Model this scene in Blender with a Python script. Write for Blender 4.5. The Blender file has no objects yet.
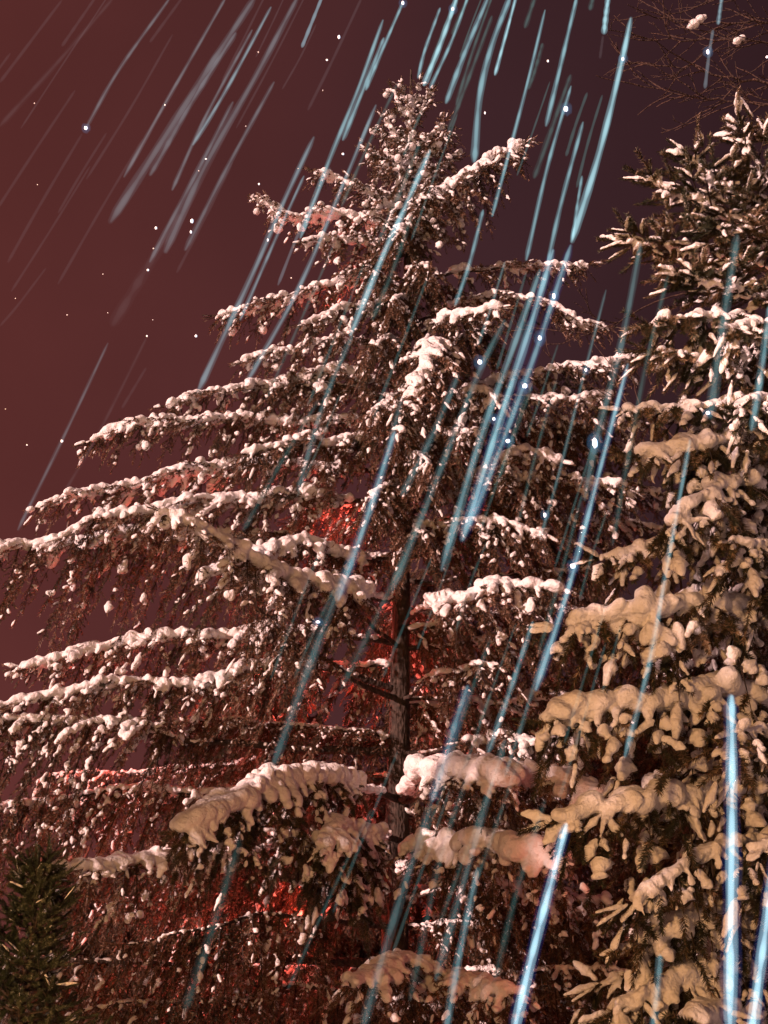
import bpy, math, random
import numpy as np
from mathutils import Vector, Matrix

rng = np.random.default_rng(11)
random.seed(11)
scene = bpy.context.scene
COL = scene.collection
UP = np.array([0.0, 0.0, 1.0])

# ------------------------------------------------------------------ camera
FPX = 1236.0
PITCH = math.radians(22.0)
CAMZ = 1.6
cam = bpy.data.cameras.new('camera')
camo = bpy.data.objects.new('camera', cam)
COL.objects.link(camo)
camo.location = (0, 0, CAMZ)
camo.rotation_euler = (math.pi / 2 + PITCH, 0, 0)
cam.sensor_fit = 'VERTICAL'
cam.angle = 2 * math.atan(512 / FPX)
cam.clip_end = 5000
cam.clip_start = 0.05
scene.camera = camo
CP, SP_ = math.cos(PITCH), math.sin(PITCH)


def P(px, py, Y):
    """point seen at pixel (px, py) at world distance Y in front of the camera"""
    u, v = (px - 384) / FPX, (512 - py) / FPX
    t = Y / (CP - v * SP_)
    return np.array([u * t, Y, CAMZ + t * (SP_ + v * CP)])


def PZ(px, py, z):
    """same with the depth along the view axis"""
    u, v = (px - 384) / FPX, (512 - py) / FPX
    return np.array([u * z, z * (CP - v * SP_), CAMZ + z * (SP_ + v * CP)])


# --------------------------------------------------------------- materials
def new_mat(name):
    m = bpy.data.materials.new(name)
    m.use_nodes = True
    nt = m.node_tree
    b = nt.nodes['Principled BSDF']
    return m, nt, b


def noise(nt, scale, detail=4, coord='Object'):
    tc = nt.nodes.new('ShaderNodeTexCoord')
    n = nt.nodes.new('ShaderNodeTexNoise')
    n.inputs['Scale'].default_value = scale
    n.inputs['Detail'].default_value = detail
    nt.links.new(tc.outputs[coord], n.inputs['Vector'])
    return n


def ramp(nt, src, stops):
    r = nt.nodes.new('ShaderNodeValToRGB')
    e = r.color_ramp.elements
    e[0].position, e[0].color = stops[0][0], (*stops[0][1], 1)
    e[1].position, e[1].color = stops[-1][0], (*stops[-1][1], 1)
    for p, c in stops[1:-1]:
        x = e.new(p)
        x.color = (*c, 1)
    nt.links.new(src, r.inputs['Fac'])
    return r


def bump(nt, b, src, strength, dist):
    bp = nt.nodes.new('ShaderNodeBump')
    bp.inputs['Strength'].default_value = strength
    bp.inputs['Distance'].default_value = dist
    nt.links.new(src, bp.inputs['Height'])
    nt.links.new(bp.outputs['Normal'], b.inputs['Normal'])


def mat_snow():
    m, nt, b = new_mat('snow')
    n = noise(nt, 9, 5)
    r = ramp(nt, n.outputs['Fac'], [(0.3, (0.74, 0.75, 0.78)), (0.7, (0.86, 0.86, 0.87))])
    nt.links.new(r.outputs['Color'], b.inputs['Base Color'])
    b.inputs['Roughness'].default_value = 0.75
    b.inputs['Specular IOR Level'].default_value = 0.25
    n2 = noise(nt, 70, 6)
    n3 = noise(nt, 24, 5)
    mixh = nt.nodes.new('ShaderNodeMath')
    mixh.operation = 'MULTIPLY_ADD'
    mixh.inputs[1].default_value = 0.30
    nt.links.new(n2.outputs['Fac'], mixh.inputs[0])
    nt.links.new(n3.outputs['Fac'], mixh.inputs[2])
    bump(nt, b, mixh.outputs[0], 0.85, 0.030)
    return m


def mat_needles(name, stops, scale):
    """every needle its own tint, drifting in clumps; the palest are frosted"""
    m, nt, b = new_mat(name)
    n = noise(nt, scale, 3)
    ge = nt.nodes.new('ShaderNodeNewGeometry')
    mi = nt.nodes.new('ShaderNodeMath')
    mi.operation = 'MULTIPLY_ADD'
    mi.inputs[1].default_value = 0.62
    nt.links.new(ge.outputs['Random Per Island'], mi.inputs[0])
    ms = nt.nodes.new('ShaderNodeMath')
    ms.operation = 'MULTIPLY_ADD'
    ms.inputs[1].default_value = 1.5
    ms.inputs[2].default_value = -0.56
    nt.links.new(n.outputs['Fac'], ms.inputs[0])
    nt.links.new(ms.outputs[0], mi.inputs[2])
    r = ramp(nt, mi.outputs[0], stops)
    nt.links.new(r.outputs['Color'], b.inputs['Base Color'])
    b.inputs['Roughness'].default_value = 0.6
    return m


def mat_bark(name, c0, c1):
    m, nt, b = new_mat(name)
    n = noise(nt, 22, 6)
    r = ramp(nt, n.outputs['Fac'], [(0.3, c0), (0.7, c1)])
    nt.links.new(r.outputs['Color'], b.inputs['Base Color'])
    b.inputs['Roughness'].default_value = 0.9
    v = nt.nodes.new('ShaderNodeTexVoronoi')
    v.inputs['Scale'].default_value = 34
    tc = nt.nodes.new('ShaderNodeTexCoord')
    mp = nt.nodes.new('ShaderNodeMapping')
    mp.inputs['Scale'].default_value = (1, 1, 0.35)
    nt.links.new(tc.outputs['Object'], mp.inputs['Vector'])
    nt.links.new(mp.outputs['Vector'], v.inputs['Vector'])
    bump(nt, b, v.outputs['Distance'], 0.9, 0.02)
    return m


SNOW = mat_snow()
NEEDLE = mat_needles('spruce_needle', [(0.15, (0.022, 0.024, 0.011)), (0.44, (0.066, 0.040, 0.020)), (0.66, (0.180, 0.084, 0.044)), (1.0, (0.36, 0.27, 0.22))], 3.0)
GREEN = mat_needles('fresh_needle', [(0.2, (0.012, 0.019, 0.010)), (0.55, (0.028, 0.040, 0.020)), (0.80, (0.065, 0.078, 0.042)), (1.0, (0.22, 0.22, 0.17))], 8.0)
DARK = mat_needles('dark_needle', [(0.15, (0.014, 0.020, 0.010)), (0.48, (0.040, 0.042, 0.020)), (0.70, (0.13, 0.085, 0.045)), (0.95, (0.40, 0.29, 0.21))], 5.0)
BARK = mat_bark('spruce_bark', (0.018, 0.013, 0.010), (0.066, 0.044, 0.034))
TWIG = mat_bark('twig_bark', (0.022, 0.014, 0.012), (0.085, 0.046, 0.034))


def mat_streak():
    m = bpy.data.materials.new('glow_volume')
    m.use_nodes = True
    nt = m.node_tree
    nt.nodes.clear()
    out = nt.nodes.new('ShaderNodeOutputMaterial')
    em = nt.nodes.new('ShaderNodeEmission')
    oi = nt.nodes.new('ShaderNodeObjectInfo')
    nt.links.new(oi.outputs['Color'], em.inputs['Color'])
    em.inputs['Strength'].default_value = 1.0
    nt.links.new(em.outputs['Emission'], out.inputs['Volume'])  # volume emission stands in for light caught by falling snow
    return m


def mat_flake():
    m = bpy.data.materials.new('glowing_flake')
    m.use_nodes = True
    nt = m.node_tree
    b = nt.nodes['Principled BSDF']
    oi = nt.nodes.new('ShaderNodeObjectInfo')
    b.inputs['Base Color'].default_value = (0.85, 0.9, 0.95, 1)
    nt.links.new(oi.outputs['Color'], b.inputs['Emission Color'])  # blue light on the flake is put in as its own emission
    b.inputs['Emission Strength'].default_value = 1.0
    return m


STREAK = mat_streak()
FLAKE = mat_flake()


# ------------------------------------------------------------ mesh helpers
class MB:
    """collects numpy geometry, builds one mesh"""

    def __init__(self):
        self.v, self.f, self.n = [], [], 0     # f: list of (k, array (m,k))

    def add(self, v, f):
        v = np.asarray(v, float).reshape(-1, 3)
        f = np.asarray(f, np.int64)
        self.v.append(v)
        self.f.append(f + self.n)
        self.n += len(v)

    def mesh(self, name, mat, smooth=True):
        me = bpy.data.meshes.new(name)
        if self.n:
            V = np.concatenate(self.v).astype(np.float32)
            loops = np.concatenate([x.reshape(-1) for x in self.f]).astype(np.int32)
            sizes = np.concatenate([np.full(len(x), x.shape[1]) for x in self.f]).astype(np.int32)
            starts = np.concatenate([[0], np.cumsum(sizes)[:-1]]).astype(np.int32)
            me.vertices.add(len(V))
            me.vertices.foreach_set('co', V.reshape(-1))
            me.loops.add(len(loops))
            me.loops.foreach_set('vertex_index', loops)
            me.polygons.add(len(sizes))
            me.polygons.foreach_set('loop_start', starts)
            me.polygons.foreach_set('loop_total', sizes)
            me.update(calc_edges=True)
            if smooth:
                me.polygons.foreach_set('use_smooth', np.ones(len(sizes), bool))
        me.materials.append(mat)
        return me

    def build(self, name, mat, parent=None, smooth=True, loc=(0, 0, 0)):
        o = bpy.data.objects.new(name, self.mesh(name, mat, smooth))
        COL.objects.link(o)
        o.location = loc
        o.parent = parent
        return o


def norm(a):
    a = np.asarray(a, float)
    return a / np.maximum(np.linalg.norm(a, axis=-1, keepdims=True), 1e-9)


def tube(mb, pts, rad, sides=6, cap=True):
    pts = np.asarray(pts, float)
    n = len(pts)
    rad = np.broadcast_to(np.asarray(rad, float), (n,))
    T = norm(np.gradient(pts, axis=0))
    ref = UP if abs(T[:, 2]).mean() < 0.85 else np.array([0, 1.0, 0])
    A = norm(np.cross(T, ref))
    B = np.cross(T, A)
    th = np.linspace(0, 2 * math.pi, sides, endpoint=False)
    ring = pts[:, None] + rad[:, None, None] * (A[:, None] * np.cos(th)[None, :, None] + B[:, None] * np.sin(th)[None, :, None])
    i = np.arange(n - 1)[:, None] * sides
    j = np.arange(sides)[None]
    k = (j + 1) % sides
    q = np.stack([i + j, i + k, i + sides + k, i + sides + j], -1).reshape(-1, 4)
    mb.add(ring.reshape(-1, 3), q)
    if cap:
        mb.add(np.concatenate([ring[-1], pts[-1:] + T[-1:] * rad[-1]]), [[j, (j + 1) % sides, sides] for j in range(sides)])
        mb.add(np.concatenate([ring[0], pts[:1] - T[:1] * rad[0]]), [[(j + 1) % sides, j, sides] for j in range(sides)])


def spline(pts, n):
    pts = np.asarray(pts, float)
    if len(pts) == 2:
        pts = np.array([pts[0], (pts[0] + pts[1]) / 2, pts[1]])
    Q = np.concatenate([[2 * pts[0] - pts[1]], pts, [2 * pts[-1] - pts[-2]]])
    out = []
    for i in range(1, len(Q) - 2):
        t = np.linspace(0, 1, 16, endpoint=False)[:, None]
        a, b, c, d = Q[i - 1], Q[i], Q[i + 1], Q[i + 2]
        out.append(0.5 * ((2 * b) + (c - a) * t + (2 * a - 5 * b + 4 * c - d) * t ** 2 + (3 * b - a - 3 * c + d) * t ** 3))
    out = np.concatenate(out + [pts[-1:]])
    s = np.concatenate([[0], np.cumsum(np.linalg.norm(np.diff(out, axis=0), axis=1))])
    g = np.linspace(0, s[-1], n)
    return np.stack([np.interp(g, s, out[:, k]) for k in range(3)], 1), s[-1]


# shoot templates: needles along +x, length 1, radius 1 in y/z
def shoot_template(n, wid, r, lean0=0.10, tap=0.45):
    V, F = [], []
    for i in range(n):
        t = (i + r.random()) / n
        th = r.random() * 2 * math.pi
        taper = 1.0 - tap * t ** 2
        d = np.array([0.0, math.cos(th), math.sin(th)])
        s = np.array([0.0, -math.sin(th), math.cos(th)])
        lean = lean0 * (1 + 1.4 * r.random())
        ln = (0.75 + 0.35 * r.random()) * taper
        b = np.array([t * 0.97, 0, 0]) + d * 0.06
        tip = b + d * ln + np.array([lean, 0, 0])
        k = len(V)
        V += [b + s * wid, b - s * wid, tip]
        F.append([k, k + 1, k + 2])
    return np.array(V), np.array(F)


def blob_template(ns, nr, r, rough=0.16):
    """closed lumpy capsule, unit half axes"""
    V = [[-1, 0, 0]]
    for i in range(1, ns):
        a = math.pi * i / ns
        for j in range(nr):
            b = 2 * math.pi * j / nr
            k = 1 + rough * (r.random() - 0.5) * 2
            V.append([-math.cos(a) * (1 + 0.05 * r.random()), math.sin(a) ** 0.8 * math.cos(b) * k, math.sin(a) ** 0.8 * math.sin(b) * k])
    V.append([1, 0, 0])
    F = []
    for j in range(nr):
        F.append([0, 1 + (j + 1) % nr, 1 + j])
        e = 1 + (ns - 2) * nr
        F.append([len(V) - 1, e + j, e + (j + 1) % nr])
        for i in range(ns - 2):
            a, b = 1 + i * nr, 1 + (i + 1) * nr
            F.append([a + j, a + (j + 1) % nr, b + (j + 1) % nr])
            F.append([a + j, b + (j + 1) % nr, b + j])
    return np.array(V), np.array(F)


def drape_template(ns, nr, r):
    """snow lying along a shoot: lobed, thin underneath, uneven ends"""
    V, F = blob_template(ns, nr, r, 0.10)
    x, y, z = V[:, 0], V[:, 1], V[:, 2]
    ph = r.random(4) * 6.28
    lobe = 1 + 0.24 * np.sin(x * 4.2 + ph[0]) + 0.16 * np.sin(x * 8.5 + ph[1])
    taper = 1 - (0.28 if ns < 10 else 0.08) * (x + 0.2) ** 2
    y2 = y * lobe * taper * (1 + 0.12 * np.sin(x * 6 + ph[2])) + 0.14 * np.sin(x * 3 + ph[3])
    z2 = np.where(z > 0, z * lobe * taper, z * 0.35 * (1 + 0.5 * np.sin(x * 7 + y * 3 + ph[1])))
    z2 = z2 - 0.35 * y2 ** 2
    return np.stack([x * (0.9 + 0.2 * r.random()), y2, z2], 1), F


tr = np.random.default_rng(5)
SHOOT = {'far': [shoot_template(28, 0.16, tr) for _ in range(5)],
         'near': [shoot_template(130, 0.115, tr, 0.055, 0.25) for _ in range(5)]}
BLOB = {'far': [drape_template(6, 7, tr) for _ in range(9)],
        'near': [drape_template(12, 10, tr) for _ in range(10)],
        'ball': [blob_template(7, 8, tr, 0.2) for _ in range(6)]}
ICO = blob_template(7, 10, tr, 0.06)
SNOWDIR = norm(np.array([-0.25, -0.5, 0.85]))


def frames(ax):
    ax = norm(ax)
    side = np.cross(ax, SNOWDIR)
    side = norm(side)
    up = np.cross(side, ax)
    return ax, side, up


def scatter(mb, temps, org, ax, side, up, sx, sy, sz, r):
    M = len(org)
    if not M:
        return
    pick = r.integers(0, len(temps), M)
    for k, (tv, tf) in enumerate(temps):
        m = pick == k
        c = int(m.sum())
        if not c:
            continue
        V = (org[m][:, None] + tv[None, :, 0:1] * (ax[m] * sx[m][:, None])[:, None]
             + tv[None, :, 1:2] * (side[m] * sy[m][:, None])[:, None] + tv[None, :, 2:3] * (up[m] * sz[m][:, None])[:, None])
        F = tf[None] + (np.arange(c) * len(tv))[:, None, None]
        mb.add(V.reshape(-1, 3), F.reshape(-1, 3))


def remesh(mb, name, voxel, smooth_it=2):
    me = mb.mesh(name, SNOW)
    o = bpy.data.objects.new(name, me)
    COL.objects.link(o)
    md = o.modifiers.new('r', 'REMESH')
    md.mode = 'VOXEL'
    md.voxel_size = voxel
    md.use_smooth_shade = True
    ms = o.modifiers.new('s', 'SMOOTH')
    ms.iterations = smooth_it
    ms.factor = 0.5
    dg = bpy.context.evaluated_depsgraph_get()
    out = bpy.data.meshes.new_from_object(o.evaluated_get(dg))
    bpy.data.objects.remove(o)
    bpy.data.meshes.remove(me)
    V = np.empty(len(out.vertices) * 3, np.float32)
    out.vertices.foreach_get('co', V)
    L = np.empty(len(out.loops), np.int32)
    out.loops.foreach_get('vertex_index', L)
    S = np.empty(len(out.polygons), np.int32)
    out.polygons.foreach_get('loop_total', S)
    bpy.data.meshes.remove(out)
    return V.reshape(-1, 3), L, S


def grow(parent, pts, r=None, lod='far', limbpad=1.15, rough=1.0, sdroop=0.0, coat=1.0, w=0.55, bare=0.22, droop=0.5, curtain=0.35, pad=1.0, snow=0.6, step=0.052,
         sstep=0.052, slen=0.13, rad=0.022, shoot_r=0.027, r0=None, ball=0.0, tipw=0.3, needle=None, name='branch', snow_to=0.75,
         jitter=0.03):
    """one limb: wood mesh with two children, needles and snow. pts are world points, base first."""
    r = r or rng
    base = np.asarray(pts[0], float)
    n = 40
    path, Ln = spline(np.asarray(pts, float) - base, n)
    ph = r.random(6) * 6.28
    tt = np.linspace(0, 1, n)
    wob = np.stack([np.sin(tt * 9 + ph[0]) + 0.5 * np.sin(tt * 21 + ph[1]), np.sin(tt * 8 + ph[2]), np.sin(tt * 10 + ph[3]) + 0.5 * np.sin(tt * 23 + ph[4])], 1)
    path = path + wob * jitter * min(1.0, Ln / 2) * (tt * (1 - tt) * 4)[:, None] ** 0.7
    wood, need, snw, padb = MB(), MB(), MB(), MB()
    r0 = r0 or rad * (0.6 + 0.25 * Ln)
    tube(wood, path, np.linspace(r0, 0.004, n) ** 1.0, 7)
    T = norm(np.gradient(path, axis=0))
    so, sa, sl, sg = [], [], [], []
    ns = max(5, int(Ln * (1 - bare) / step))
    pads = []                               # (center, axis, rx, ry, rz)
    for i in range(ns):
        t = bare + (1 - bare) * (i + r.random() * 0.6) / ns
        x = min(t, 0.999) * (n - 1)
        k = int(x)
        pos = path[k] + (path[min(k + 1, n - 1)] - path[k]) * (x - k)
        tg = T[k]
        hs = norm(np.cross(tg, UP) + 1e-6)
        sd = 1 if i % 2 else -1
        q = (t - bare) / (1 - bare)
        prof = tipw + (1 - tipw) * min(1, 2.2 * (1 - q)) * min(1, 0.55 + 1.6 * q)
        hang = r.random() < curtain
        ls = w * prof * (0.6 + 0.6 * r.random() + (0.25 if hang else 0))
        if hang:
            d0 = norm(tg * 0.35 + sd * hs * (0.25 + 0.3 * r.random()) - UP * (0.55 + 0.5 * r.random()))
        else:
            d0 = norm(tg * (0.5 + 0.3 * r.random()) + sd * hs * (0.55 + 0.4 * r.random()) + UP * (0.12 - 0.35 * r.random()))
        m = 7
        s = np.linspace(0, 1, m)[:, None]
        dr = droop * (0.6 + 0.8 * r.random())
        sec = pos + d0 * ls * s - UP * ls * dr * s ** 2 * (0.4 if hang else 0.75)
        tube(wood, sec, np.linspace(0.007, 0.002, m) * rad / 0.022, 4, cap=False)
        st = norm(np.gradient(sec, axis=0))
        c = max(2, int(ls / (sstep * (.68 if hang and lod == 'far' else 1))))
        for j in range(c + 1):
            f = (j + 0.5 * r.random()) / c
            f = min(f, 1.0)
            y = f * (m - 1)
            b = min(int(y), m - 2)
            sp = sec[b] + (sec[b + 1] - sec[b]) * (y - b)
            a = st[b]
            if j == c:
                so.append(sp); sa.append(a + r.normal(0, 0.1, 3)); sl.append(slen * (0.8 + 0.6 * r.random())); sg.append(hang)
                continue
            lat = norm(np.cross(a, UP) + 1e-6)
            for e in (-1, 1):
                if r.random() < 0.12:
                    continue
                so.append(sp)
                sa.append(a * (0.85 if hang else 0.75) + lat * e * (0.55 if hang else 0.5) * (1 + 0.7 * r.random()) - UP * (0.12 + 0.45 * r.random() + sdroop * (0.4 + r.random())) + r.normal(0, 0.26 if hang else 0.14, 3))
                sl.append(slen * (0.6 + 0.6 * r.random()) * (1 - 0.3 * f)); sg.append(hang)
        if pad > 0 and hang:
            for j in range(int(r.integers(0, 2))):     # clots caught on hanging twigs
                f = 0.15 + 0.8 * r.random()
                y = f * (m - 1)
                b = min(int(y), m - 2)
                sp = sec[b] + (sec[b + 1] - sec[b]) * (y - b)
                g = (0.55 + 0.7 * r.random() ** 2) * min(pad, 1.4)
                for e in range(int(r.integers(2, 5))):
                    pads.append((sp + r.normal(0, .022, 3) + SNOWDIR * .012, st[b] + r.normal(0, .4, 3), .034 * g * (.7 + .6 * r.random()), .022 * g, .019 * g))
        if pad > 0 and hang and r.random() < .55:                              # joined strip down one side of a hanging twig
            f0 = .05 + .4 * r.random()
            f1 = min(.97, f0 + .15 + .45 * r.random())
            for f in np.arange(f0, f1, .030 / max(ls, .1)):
                y = f * (m - 1)
                b = min(int(y), m - 2)
                g = .45 + .75 * r.random()
                if r.random() < .15:
                    continue
                pads.append((sec[b] + (sec[b + 1] - sec[b]) * (y - b) + SNOWDIR * .016 + r.normal(0, .011, 3), st[b] + r.normal(0, .5, 3), .030 * g, .022 * g, .018 * g))
        if pad > 0 and (not hang or r.random() < .5):
            sto = snow_to * (0.35 if hang else 1) * (.7 + .5 * r.random())
            c = max(2, int(ls * sto / 0.04))
            keep = r.random() < 0.85
            if keep:
                for j in range(c):
                    f = min(.98, j / c * sto)
                    y = f * (m - 1)
                    b = min(int(y), m - 2)
                    sp = sec[b] + (sec[b + 1] - sec[b]) * (y - b)
                    if abs(st[b][2]) > 0.8:
                        continue
                    g = min(pad, 1.9) * (0.55 + 0.75 * r.random()) * (1 - 0.4 * f)
                    if r.random() < .12:
                        continue
                    pads.append((sp + UP * 0.014 * g + r.normal(0, 0.012, 3), st[b] + r.normal(0, .3, 3), 0.040 * g, 0.034 * g, 0.028 * g))
    # terminal shoots of the limb
    for e in range(3):
        so.append(path[-1]); sa.append(T[-1] + r.normal(0, 0.35, 3) * (e > 0)); sl.append(slen * 1.2); sg.append(False)
    # pad along the limb itself
    if pad > 0:
        c = int(Ln / 0.045)
        big = 0.75 + 0.55 * np.interp(np.arange(c), np.arange(0, c + 6, 5), r.random(len(np.arange(0, c + 6, 5)))) if c > 1 else np.ones(max(c, 1))
        for j in range(c):
            t = j / c
            if t < bare * 0.4 or r.random() < 0.04:
                continue
            inner = 0.45 if t < bare else 1.0
            x = t * (n - 1)
            k = int(x)
            pos = path[k]
            if abs(T[k][2]) > 0.88:
                continue
            g = pad * limbpad * big[j] * inner * (1 - 0.35 * t)
            lat = np.cross(T[k], UP)
            pads.append((pos + UP * 0.016 * g + lat * r.normal(0, 0.014) * inner, T[k], 0.05 * g, 0.043 * g, 0.030 * g))
            if inner == 1.0 and r.random() < (.40 if lod == 'far' else .62):            # lobes slumping over the drooping shoots
                e = 1 if r.random() < .5 else -1
                dv = norm(lat * e * (.5 + .4 * r.random()) + T[k] * r.normal(.15, .35) - UP * (.5 + .7 * r.random()))
                st0 = .022 + .012 * r.random()
                for kk in range(int(r.integers(2, 5 if lod == 'far' else 7))):
                    h = g * (1 - .13 * kk)
                    pads.append((pos + lat * e * .02 * g + dv * st0 * (kk + .6) * min(g, 1.5), dv, .030 * h, (.024 - .002 * kk) * h, (.020 - .0018 * kk) * h))
            for e in range(2):
                h = g * (.35 + .55 * r.random())
                pads.append((pos + UP * (0.006 + .03 * r.random()) * g + lat * (1 if e else -1) * (.02 + .03 * r.random()) * g + T[k] * r.normal(0, .02), T[k] + r.normal(0, .5, 3), .042 * h, .034 * h, .036 * h))
    so, sa, sl = np.array(so), np.array(sa), np.array(sl)
    ax, side, up = frames(sa)
    M = len(so)
    rr = shoot_r * (0.8 + 0.4 * r.random(M)) * np.where(np.array(sg), 1.12, 1.0)
    scatter(need, SHOOT[lod], so, ax, side, up, sl, rr, rr, r)
    # snow on the shoots
    keep = r.random(M) < snow * (np.where(np.array(sg), .10, .44) if lod == 'far' else .66)
    if keep.any():
        ko, ka, ks, ku, kl, kr = so[keep], ax[keep], side[keep], up[keep], sl[keep], rr[keep]
        c = len(ko)
        th = pad if pad > 0 else 0.7
        th = (0.4 + 1.0 * r.random(c) ** 1.5) * min(1.25, 0.55 + 0.5 * th)
        frac = (0.35 if lod == 'far' else 0.6) + (0.6 if lod == 'far' else 0.35) * r.random(c)
        fl = coat
        scatter(snw, BLOB[lod], ko + ka * (kl * 0.52)[:, None] + ku * (kr * 0.40)[:, None], ka, ks, ku, kl * 0.5 * frac, (kr * 0.70 * th + 0.002) * fl, (kr * 0.62 * th + 0.002) * fl, r)
    if ball > 0:
        keep = r.random(M) < ball
        c = int(keep.sum())
        if c:
            g = 0.016 + 0.040 * r.random(c) ** 2.2
            scatter(snw, BLOB['ball'], so[keep] + ax[keep] * (sl[keep] * 0.7)[:, None] + UP * 0.012, ax[keep], side[keep], up[keep], g * 1.15, g, g * 0.9, r)
    if pads:
        C = np.array([p[0] for p in pads])
        A, S, U = np.array([p[1] for p in pads]), None, None
        A = norm(A)
        S = norm(np.cross(A, UP) + 1e-6)
        U = np.cross(S, A)
        scatter(padb, [ICO], C, A, S, U, np.array([p[2] for p in pads]) * 1.15, np.array([p[3] for p in pads]), np.array([p[4] for p in pads]), r)
        V, L, Sz = remesh(padb, 'pad', 0.012 if lod == 'far' else 0.009, 3)
        if len(V):
            quads = L.reshape(-1, 4)
            W = V + base
            q = V + np.sin(W * 71 + 1.3)[:, [1, 2, 0]] * np.sin(W * 47)[:, [2, 0, 1]] * 0.003 * rough + np.sin(W * 23 + 4 * np.sin(W[:, [2, 0, 1]] * 13))[:, [2, 0, 1]] * 0.005 * rough
            snw.add(q, quads)
    ploc = base - np.array(parent.location) if parent else base
    bo = wood.build(name, BARK, parent, loc=tuple(ploc))
    need.build('needles', needle or NEEDLE, bo, smooth=False)
    if snw.n:
        snw.build('snow_cover', SNOW, bo)
    return bo


def copy_branch(src, parent, loc, rotz, tilt, sc, snowy=True):
    c = src.copy()
    COL.objects.link(c)
    c.parent = parent
    c.location = loc
    c.rotation_euler = (0, -tilt, rotz)
    c.scale = (sc, sc, sc)
    for ch in src.children:
        if not snowy and ch.name.startswith('snow'):
            continue
        d = ch.copy()
        COL.objects.link(d)
        d.parent = c
    return c


def tree_empty(name, label, cat, loc):
    o = bpy.data.objects.new(name, None)
    COL.objects.link(o)
    o.location = loc
    o.empty_display_size = 0.3
    o['label'] = label
    o['category'] = cat
    return o


def trunk(parent, pts, r0, r1, mat=BARK, sides=14):
    mb = MB()
    p, L = spline(np.asarray(pts) - np.array(parent.location), 60)
    rad = np.linspace(r0, r1, 60) * (1 + 0.05 * np.sin(np.arange(60) * 1.7))
    rad[:4] *= np.array([1.35, 1.2, 1.1, 1.04])
    tube(mb, p, rad, sides)
    return mb.build('trunk', mat, parent)


# ----------------------------------------------------------- ground and sky
g = MB()
gn = 60
xs = np.concatenate([-np.geomspace(1500, 14, 12), np.linspace(-12, 12, 41), np.geomspace(14, 1500, 12)])
ys = np.concatenate([-np.geomspace(1500, 8, 10), np.linspace(-6, 22, 47), np.geomspace(24, 1500, 12)])
X, Yg = np.meshgrid(xs, ys)
Z = 0.05 * np.sin(X * 0.9) * np.cos(Yg * 0.7) + 0.04 * np.sin(X * 2.3 + Yg * 1.7)
Z *= np.exp(-(np.hypot(X, Yg - 8) / 40) ** 2)
nx, ny = len(xs), len(ys)
ii = (np.arange(ny - 1)[:, None] * nx + np.arange(nx - 1)[None]).reshape(-1)
g.add(np.stack([X, Yg, Z], -1).reshape(-1, 3), np.stack([ii, ii + 1, ii + nx + 1, ii + nx], 1))
go = g.build('ground', SNOW)
go['kind'] = 'structure'
go['label'] = 'snow covered ground under the spruces'

world = bpy.data.worlds.new('World')
scene.world = world
world.use_nodes = True
wn = world.node_tree
wn.nodes.clear()
wo = wn.nodes.new('ShaderNodeOutputWorld')
tc = wn.nodes.new('ShaderNodeTexCoord')
sx = wn.nodes.new('ShaderNodeSeparateXYZ')
wn.links.new(tc.outputs['Generated'], sx.inputs[0])
mx = wn.nodes.new('ShaderNodeMath')           # west-east, brightening to the town in the west
mx.operation = 'MULTIPLY_ADD'
mx.inputs[1].default_value = 1.55
mx.inputs[2].default_value = 0.5
wn.links.new(sx.outputs['X'], mx.inputs[0])
wr = ramp(wn, mx.outputs[0], [(0.0, (0.122, 0.0290, 0.0255)), (0.35, (0.094, 0.0255, 0.0250)), (0.62, (0.057, 0.0205, 0.0240)), (1.0, (0.034, 0.0130, 0.0155))])
mz = wn.nodes.new('ShaderNodeMapRange')       # height
mz.inputs['From Min'].default_value = 0.05
mz.inputs['From Max'].default_value = 0.72
mz.inputs['To Min'].default_value = 0.95
mz.inputs['To Max'].default_value = 0.82
wn.links.new(sx.outputs['Z'], mz.inputs['Value'])
mm = wn.nodes.new('ShaderNodeVectorMath')
mm.operation = 'SCALE'
wn.links.new(wr.outputs['Color'], mm.inputs[0])
wn.links.new(mz.outputs['Result'], mm.inputs['Scale'])
wz = wn.nodes.new('ShaderNodeTexNoise')          # uneven lit cloud
wz.inputs['Scale'].default_value = 3.2
wz.inputs['Detail'].default_value = 5
wn.links.new(tc.outputs['Generated'], wz.inputs['Vector'])
wm = wn.nodes.new('ShaderNodeMapRange')
wm.inputs['From Min'].default_value = 0.3
wm.inputs['From Max'].default_value = 0.7
wm.inputs['To Min'].default_value = 0.86
wm.inputs['To Max'].default_value = 1.14
wn.links.new(wz.outputs['Fac'], wm.inputs['Value'])
mc = wn.nodes.new('ShaderNodeVectorMath')
mc.operation = 'SCALE'
wn.links.new(mm.outputs['Vector'], mc.inputs[0])
wn.links.new(wm.outputs['Result'], mc.inputs['Scale'])
bg = wn.nodes.new('ShaderNodeBackground')
wn.links.new(mc.outputs['Vector'], bg.inputs['Color'])
bg.inputs['Strength'].default_value = 0.71
sky = wn.nodes.new('ShaderNodeTexSky')
sky.sky_type = 'NISHITA'
sky.sun_disc = False
KEY_EL, KEY_AZ = math.radians(10), math.radians(-130)   # azimuth from +Y towards +X: behind and left of the camera
sky.sun_elevation = KEY_EL
sky.sun_rotation = KEY_AZ
bg2 = wn.nodes.new('ShaderNodeBackground')
bg2.inputs['Strength'].default_value = 0.0006
wn.links.new(sky.outputs['Color'], bg2.inputs['Color'])
ad = wn.nodes.new('ShaderNodeAddShader')
wn.links.new(bg.outputs[0], ad.inputs[0])
wn.links.new(bg2.outputs[0], ad.inputs[1])
wn.links.new(ad.outputs[0], wo.inputs['Surface'])

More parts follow.
